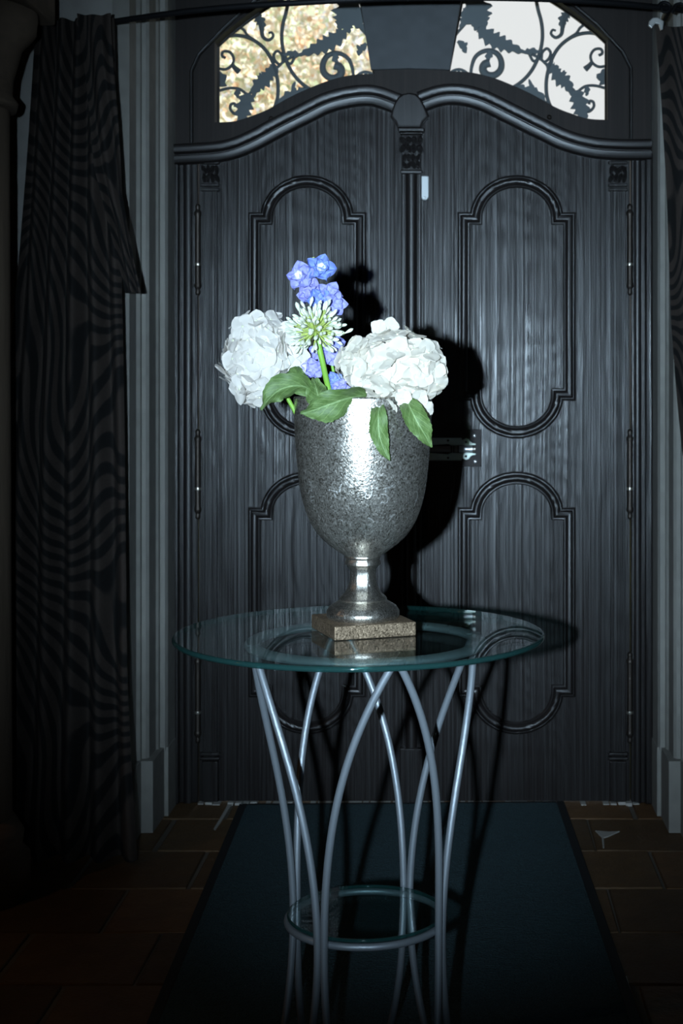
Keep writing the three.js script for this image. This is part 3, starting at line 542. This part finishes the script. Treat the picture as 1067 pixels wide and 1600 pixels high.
{
  // delphinium: blue flowers up a leaning stem
  const c = at(503, 500, AZ + 0.0), g = thing('delphinium', 'blue delphinium spike rising above the white buds', 'flower', [c.x, c.y, c.z]);
  const blues = [[0.28, 0.36, 0.80], [0.38, 0.39, 0.82], [0.24, 0.34, 0.80], [0.42, 0.40, 0.80]].map((k) => phys({ color: lin(...k), roughness: 0.8, transmission: 0.2, thickness: 0, side: THREE.DoubleSide }));
  const bee = phys({ color: lin(0.72, 0.68, 0.74), roughness: 0.8, side: THREE.DoubleSide });
  mesh('stem', tube([at(488, 404, AZ).sub(c), at(492, 440, AZ).sub(c), at(503, 490, AZ).sub(c), at(517, 560, AZ).sub(c), at(528, 620, AZ).sub(c), inUrn(0.0, -0.03).sub(c)], 0.003, 40, 8), stemGreen, g);
  const shapes = [0, 1, 2].map(() => { const l = []; for (let k = 0; k < 10; k++) { const inner = k >= 5, p = petal(inner ? 0.015 : 0.0205, inner ? 0.007 : 0.0105, rr(-0.1, 0.4), 0.3, 0.66, rr(0, 6)); p.rotateX(inner ? rr(0.45, 0.65) : rr(0.0, 0.3)); p.rotateZ(k * Math.PI * 0.4 + (inner ? 0.63 : 0) + rr(-0.12, 0.12)); p.translate(0, 0, inner ? 0.002 : (k % 2) * 0.0012); l.push(p); } return merge(l); });
  const beeG = (() => { const l = []; for (let k = 0; k < 5; k++) { const p = petal(0.008, 0.004, 0.3, 0.1, 0.7, k); p.rotateX(0.5); p.rotateZ(k * 1.2566); p.translate(0, 0, 0.005); l.push(p); } return merge(l); })();
  for (const [px, py, z, s, nx, ny, bl] of [[472, 431, 0.02, 0.95, -0.35, 0.05, 1], [501, 421, 0.02, 0.95, 0.15, 0.25, 1], [486, 452, 0.005, 0.85, -0.2, -0.3, 0], [514, 461, 0.02, 0.85, 0.2, 0.3, 0], [521, 474, 0.03, 0.8, 0.6, -0.1, 0], [499, 470, 0.03, 0.8, 0.0, 0.1, 0], [478, 462, 0.0, 0.6, -0.6, 0, 0], [518, 538, 0.03, 0.85, 0.3, 0, 0], [512, 553, 0.04, 0.8, 0.2, -0.2, 0], [490, 576, 0.05, 0.72, -0.2, 0, 0], [500, 548, 0.03, 0.7, 0, 0, 0], [522, 595, 0.05, 0.6, 0.1, 0, 0], [532, 606, 0.06, 0.62, 0.3, -0.3, 0]]) {
    const p = at(px, py, AZ + z).sub(c), m = mesh('blossom', shapes[Math.floor(rnd() * 3)], blues[Math.floor(rnd() * 4)], g); m.position.copy(p);
    m.quaternion.setFromUnitVectors(V3(0, 0, 1), V3(nx, ny, 1).normalize()).multiply(new THREE.Quaternion().setFromAxisAngle(V3(0, 0, 1), rr(0, 6))); m.scale.setScalar(s * 1.55);
    if (bl) { const b = mesh('white_bee', beeG, bee, m); b.userData.label = 'pale centre of the blossom'; }
  }
  mesh('tip_curl', tube([at(490, 414, AZ).sub(c), at(486, 410, AZ).sub(c), at(487, 404, AZ).sub(c), at(491, 402, AZ).sub(c)], 0.0011, 16, 6), pediGreen, g);
}

// ---------------------------------------------------------------- curtains, rail, column
const zebra = dataTex(1024, 1024, (u, v) => {
  const q = 0.9 * tiled(u, v, 3, 2, 2.7) + 0.35 * tiled(u, v, 6, 4, 5.9), s = Math.sin(2 * Math.PI * (v * 15 + q * 9 + 0.9 * Math.sin(2 * Math.PI * (u + 0.25)) )), t = s + 0.35 * tiled(u, v, 30, 30, 1.9), weave = 0.02 * tiled(u, v, 200, 200, 4.4);
  const k = Math.max(0, Math.min(1, (t + 0.35) * 2.2));
  return [0.06 + 0.17 * k + weave, 0.054 + 0.142 * k + weave, 0.05 + 0.125 * k + weave];
}, true, 2.2, 0.9);
const curtainCloth = std({ map: zebra, roughness: 0.9, side: THREE.DoubleSide });
const railMetal = std({ color: lin(0.02, 0.02, 0.022), metalness: 0.6, roughness: 0.5 });
const interp = (tab, y) => { for (let i = 1; i < tab.length; i++) if (y <= tab[i][0] || i === tab.length - 1) { const [a, va] = tab[i - 1], [b, vb] = tab[i], t = Math.max(0, Math.min(1, (y - a) / (b - a))); return va + (vb - va) * t; } };
function drape(inner, outer, yTop, yBot, zc, folds, amp, ph) {     // inner, outer: edge positions by height
  const nu = folds * 12, nv = 60;
  const g = surf(nu, nv, (u, v) => { const y = yBot + (yTop - yBot) * v, a = interp(inner, y), b = interp(outer, y), flare = 0.6 + 0.4 * (1 - v); return V3(a + (b - a) * u, y, zc + amp * flare * Math.sin(u * folds * 2 * Math.PI + ph + 0.5 * Math.sin(v * 5)) + 0.01 * Math.sin(v * 9 + u * 4)); });
  const p = g.attributes.position, uv = g.attributes.uv; const W = 1.5 * Math.abs(interp(inner, yTop) - interp(outer, yTop));
  for (let i = 0; i < p.count; i++) uv.setXY(i, uv.getX(i) * W, p.getY(i));
  // give the cloth a thickness
  const back = g.clone(); back.scale(1, 1, 1); const bp2 = back.attributes.position, bn = g.attributes.normal; for (let i = 0; i < bp2.count; i++) bp2.setXYZ(i, bp2.getX(i) - bn.getX(i) * 0.002, bp2.getY(i) - bn.getY(i) * 0.002, bp2.getZ(i) - bn.getZ(i) * 0.002);
  return merge([g, back]);
}
const ZC = 0.58;
{
  const xz = (px, z) => at(px, 0, z).x, yz = (py, z) => at(0, py, z).y;
  const L = thing('curtain', 'dark wave-patterned curtain hanging straight to the floor beside the column', 'curtain');
  const inner = [[0.0, xz(216, ZC)], [0.15, xz(212, ZC)], [0.5, xz(203, ZC)], [1.1, xz(196, ZC)], [1.6, xz(190, ZC)], [2.34, xz(178, ZC)]];
  mesh('drape', drape(inner, [[0, -1.16], [1, -1.12], [2.34, -1.02]], 2.32, 0.012, ZC, 5, 0.035, 0.4), curtainCloth, L);
  const zt = ZC + 0.05, tail = [[yz(458, zt), xz(221, zt)], [yz(440, zt), xz(218, zt)], [yz(370, zt), xz(205, zt)], [yz(300, zt), xz(192, zt)], [yz(60, zt), xz(176, zt)], [2.34, xz(174, zt)]];
  mesh('hanging_tail', drape(tail, [[yz(458, zt), xz(196, zt)], [1.9, xz(150, zt)], [2.34, xz(120, zt)]], 2.32, yz(458, zt), zt, 2, 0.012, 1.2), curtainCloth, L);
  const R = thing('curtain', 'brown zebra-patterned curtain drawn aside on the lock side of the door', 'curtain');
  const zr = 0.5, innerR = [[0, 0.9], [0.7, 0.9], [0.85, 0.86], [yz(720, zr), xz(1068, zr)], [yz(620, zr), xz(1058, zr)], [yz(500, zr), xz(1048, zr)], [yz(300, zr), xz(1040, zr)], [yz(150, zr), xz(1031, zr)], [2.34, xz(1022, zr)]];
  mesh('drape', drape(innerR, [[0, 1.25], [0.7, 1.12], [0.85, 1.1], [1.3, 1.22], [2.34, 1.28]], 2.32, 0.012, zr, 5, 0.022, 2.2), curtainCloth, R);
  const tb = new THREE.TorusGeometry(1, 0.1, 8, 32); tb.scale(0.14, 0.05, 0.06); tb.rotateX(Math.PI / 2); mesh('tie_back', move(tb, 0.995, 0.8, zr), curtainCloth, R);
  const rail = thing('curtain_rail', 'thin black bowed curtain rail in front of the fanlight', 'rail');
  mesh('rod', tube([at(96, 47, 0.48), at(125, 42, 0.5), at(300, 17, 0.62), at(470, 4, 0.7), at(640, -3, 0.73), at(830, -2, 0.68), at(960, 5, 0.6), at(1045, 13, 0.53), at(1090, 17, 0.48)], 0.0085, 80, 10), railMetal, rail);
  for (const [px, py, z] of [[128, 42, 0.5], [1046, 13, 0.53]]) { const p = at(px, py, z); const g = new THREE.CylinderGeometry(0.009, 0.009, z - ZF + 0.02, 10); g.rotateX(Math.PI / 2); mesh('wall_bracket', move(g, p.x, p.y, (z + ZF) / 2), railMetal, rail); }
  const orn = std({ color: lin(0.55, 0.55, 0.53), metalness: 0.5, roughness: 0.4 });
  const Q = (px, py) => at(px, py, 0.56);
  mesh('finial', merge([taperTube([Q(1028, 10), Q(1036, 4), Q(1046, 8), Q(1044, 18), Q(1035, 18), Q(1034, 12)], (t) => 0.006 - 0.003 * t, 30, 8), taperTube([Q(1050, 20), Q(1056, 8), Q(1064, 6), Q(1070, 14), Q(1064, 20)], (t) => 0.006 - 0.003 * t, 30, 8)]), railMetal, rail);
  const hs = new THREE.Shape([[1014, 33], [1020, 27], [1028, 27], [1037, 33], [1036, 46], [1032, 47], [1029, 38], [1024, 37], [1018, 44], [1013, 40]].map(([x, y]) => { const p = Q(x, y); return V2(p.x, p.y); }));
  const hk = mesh('hook', extrude(hs, 0.55, 0.562, 0.003), orn, rail); hk.userData.label = 'pale metal curtain hook';
}
{
  const c = thing('column', 'stone column with flared capital at the edge of the curtain', 'column', [-1.136, 0, 0.85]);
  const stone = std({ map: plasterMap, color: lin(0.55, 0.42, 0.32), bumpMap: speck, bumpScale: 0.002, roughness: 0.9 });
  mesh('base', lathe([[0.0001, 0], [0.17, 0], [0.17, 0.1], [0.15, 0.12], [0.155, 0.16], [0.13, 0.2], [0.0001, 0.2]], 40), stone, c);
  mesh('shaft', lathe([[0.0001, 0.2], [0.125, 0.2], [0.118, 2.02], [0.0001, 2.02]], 40), stone, c);
  mesh('capital', lathe([[0.0001, 2.02], [0.135, 2.02], [0.14, 2.04], [0.125, 2.06], [0.128, 2.1], [0.15, 2.18], [0.185, 2.22], [0.19, 2.27], [0.17, 2.28], [0.0001, 2.28]], 40), stone, c);
  mesh('abacus', rbox(-0.19, 0.19, 2.28, 2.36, -0.19, 0.19, 0.008), stone, c);
  mesh('upper_shaft', lathe([[0.0001, 2.36], [0.115, 2.36], [0.115, HC], [0.0001, HC]], 40), stone, c);
}

// ---------------------------------------------------------------- outdoors
struct(mesh('ground', box(-40, 40, -0.3, -0.06, -60, ZO), std({ color: lin(0.16, 0.17, 0.07), roughness: 1, bumpMap: speck, bumpScale: 0.02 })), 'grass outside the door');
{
  const bark = std({ color: lin(0.12, 0.09, 0.06), roughness: 1, bumpMap: speck, bumpScale: 0.02 });
  const leafG = (() => { const s = new THREE.Shape(); s.moveTo(0, -0.5); s.bezierCurveTo(0.45, -0.2, 0.35, 0.25, 0, 0.5); s.bezierCurveTo(-0.35, 0.25, -0.45, -0.2, 0, -0.5); return new THREE.ShapeGeometry(s, 4); })();
  const leafM = phys({ color: lin(1, 1, 1), roughness: 0.8, transmission: 0.35, thickness: 0, side: THREE.DoubleSide });
  const cols = [[0.76, 0.7, 0.52], [0.8, 0.77, 0.68], [0.76, 0.52, 0.36], [0.52, 0.62, 0.42], [0.82, 0.81, 0.76], [0.8, 0.68, 0.56], [0.66, 0.73, 0.58]];
  const tree = (label, x, z, h, cy, R, n) => {
    const g = thing('tree', label, 'tree', [x, -0.06, z], 'autumn trees outside');
    mesh('trunk', taperTube([V3(0, 0, 0), V3(0.1, h * 0.35, 0), V3(-0.05, h * 0.7, 0.1), V3(0, h * 0.95, 0)], (t) => 0.24 - 0.18 * t, 20, 10), bark, g);
    const im = new THREE.InstancedMesh(leafG, leafM, n), m = new THREE.Matrix4(), q = new THREE.Quaternion(), e = new THREE.Euler(), col = new THREE.Color();
    for (let i = 0; i < n; i++) {
      let d; do d = V3(rr(-1, 1), rr(-1, 1), rr(-1, 1)); while (d.lengthSq() > 1);
      d.multiplyScalar(Math.pow(d.length(), -0.25)); e.set(rr(0, 6.3), rr(0, 6.3), rr(0, 6.3)); const s = rr(0.07, 0.14);
      m.compose(V3(d.x * R[0], cy + d.y * R[1], d.z * R[2]), q.setFromEuler(e), V3(s, s, s)); im.setMatrixAt(i, m);
      const c0 = cols[Math.floor(rnd() * cols.length)], b = rr(0.85, 1.2); im.setColorAt(i, col.setRGB(c0[0] * b, c0[1] * b, c0[2] * b));
    }
    im.name = 'foliage'; im.userData.kind = 'stuff'; shade(im); g.add(im);
  };
  tree('lower yellow and orange autumn tree outside, closer to the door', -3.4, -14, 6.0, 4.6, [2.7, 2.5, 1.8], 20000);
  tree('taller autumn tree outside, rising behind the lower one', -5.2, -20, 8.0, 6.0, [4.2, 3.2, 2.2], 22000);
}

// ---------------------------------------------------------------- the photographer's flash, on a stand behind the lens
{
  const black = std({ color: lin(0.02, 0.02, 0.02), roughness: 0.6 });
  const f = thing('flash_stand', 'small photo flash on a thin black light stand', 'flash', [FLASH[0], 0, FLASH[2]]);
  mesh('lamp_head', rbox(-0.04, 0.04, 1.30, 1.37, 0.004, 0.07, 0.006), black, f);
  mesh('flash_lens', box(-0.032, 0.032, 1.315, 1.355, 0.0, 0.004), std({ color: lin(0.9, 0.9, 0.9), emissive: lin(0.86, 0.94, 1), emissiveIntensity: 2 }), f);
  for (const s of [-1, 1]) { const b = mesh('added_beam_blocker', rbox(-0.001, 0.001, 1.26, 1.41, -0.052, 0.052, 0.0008), black, f); b.position.set(s > 0 ? 0.031 : -0.0268, 0, -0.062); b.rotation.y = s * 0.22; }  // unseen blockers, added to narrow the beam and darken the column side
  mesh('pole', move(new THREE.CylinderGeometry(0.009, 0.012, 1.28, 12), 0, 0.66, 0.05), black, f);
  for (let k = 0; k < 3; k++) { const a = k * 2.094 + 0.5; mesh('leg', tube([V3(0, 0.35, 0.05), V3(0.2 * Math.sin(a), 0.17, 0.05 + 0.2 * Math.cos(a)), V3(0.38 * Math.sin(a), 0.017, 0.05 + 0.38 * Math.cos(a))], 0.007, 8, 8), black, f); }
}

// shaded wall lamp by the room's side wall; it warms the floor and the column
{
  const L = thing('wall_lamp', 'small shaded wall lamp with warm bulb beside the column', 'lamp', [-WX, 1.9, 2.6]);
  const metal = std({ color: lin(0.2, 0.14, 0.07), metalness: 0.8, roughness: 0.4 });
  mesh('wall_plate', rbox(0, 0.015, -0.09, 0.09, -0.045, 0.045, 0.005), metal, L);
  mesh('arm', tube([V3(0.01, 0, 0), V3(0.09, -0.02, 0), V3(0.14, 0.04, 0), V3(0.14, 0.075, 0)], 0.006, 20, 8), metal, L);
  mesh('lamp_shade', move(lathe([[0.04, 0.1], [0.042, 0.1], [0.095, -0.04], [0.093, -0.04], [0.04, 0.1]], 32), 0.14, 0.03, 0), std({ color: lin(0.3, 0.22, 0.13), roughness: 0.9, side: THREE.DoubleSide }), L);
  mesh('bulb', move(new THREE.SphereGeometry(0.02, 16, 12), 0.14, 0.03, 0), std({ color: lin(0.9, 0.85, 0.7), emissive: lin(1, 0.62, 0.3), emissiveIntensity: 1.5 }), L);
  const sl = new THREE.SpotLight(lin(1, 0.58, 0.26), 0.5, 0, THREE.MathUtils.degToRad(50), 1, 2);
  sl.position.set(0.14, 0.0, 0); sl.target.position.set(1.5, -1.9, -0.9); sl.castShadow = true; L.add(sl, sl.target);
}

renderer.render(scene, camera);
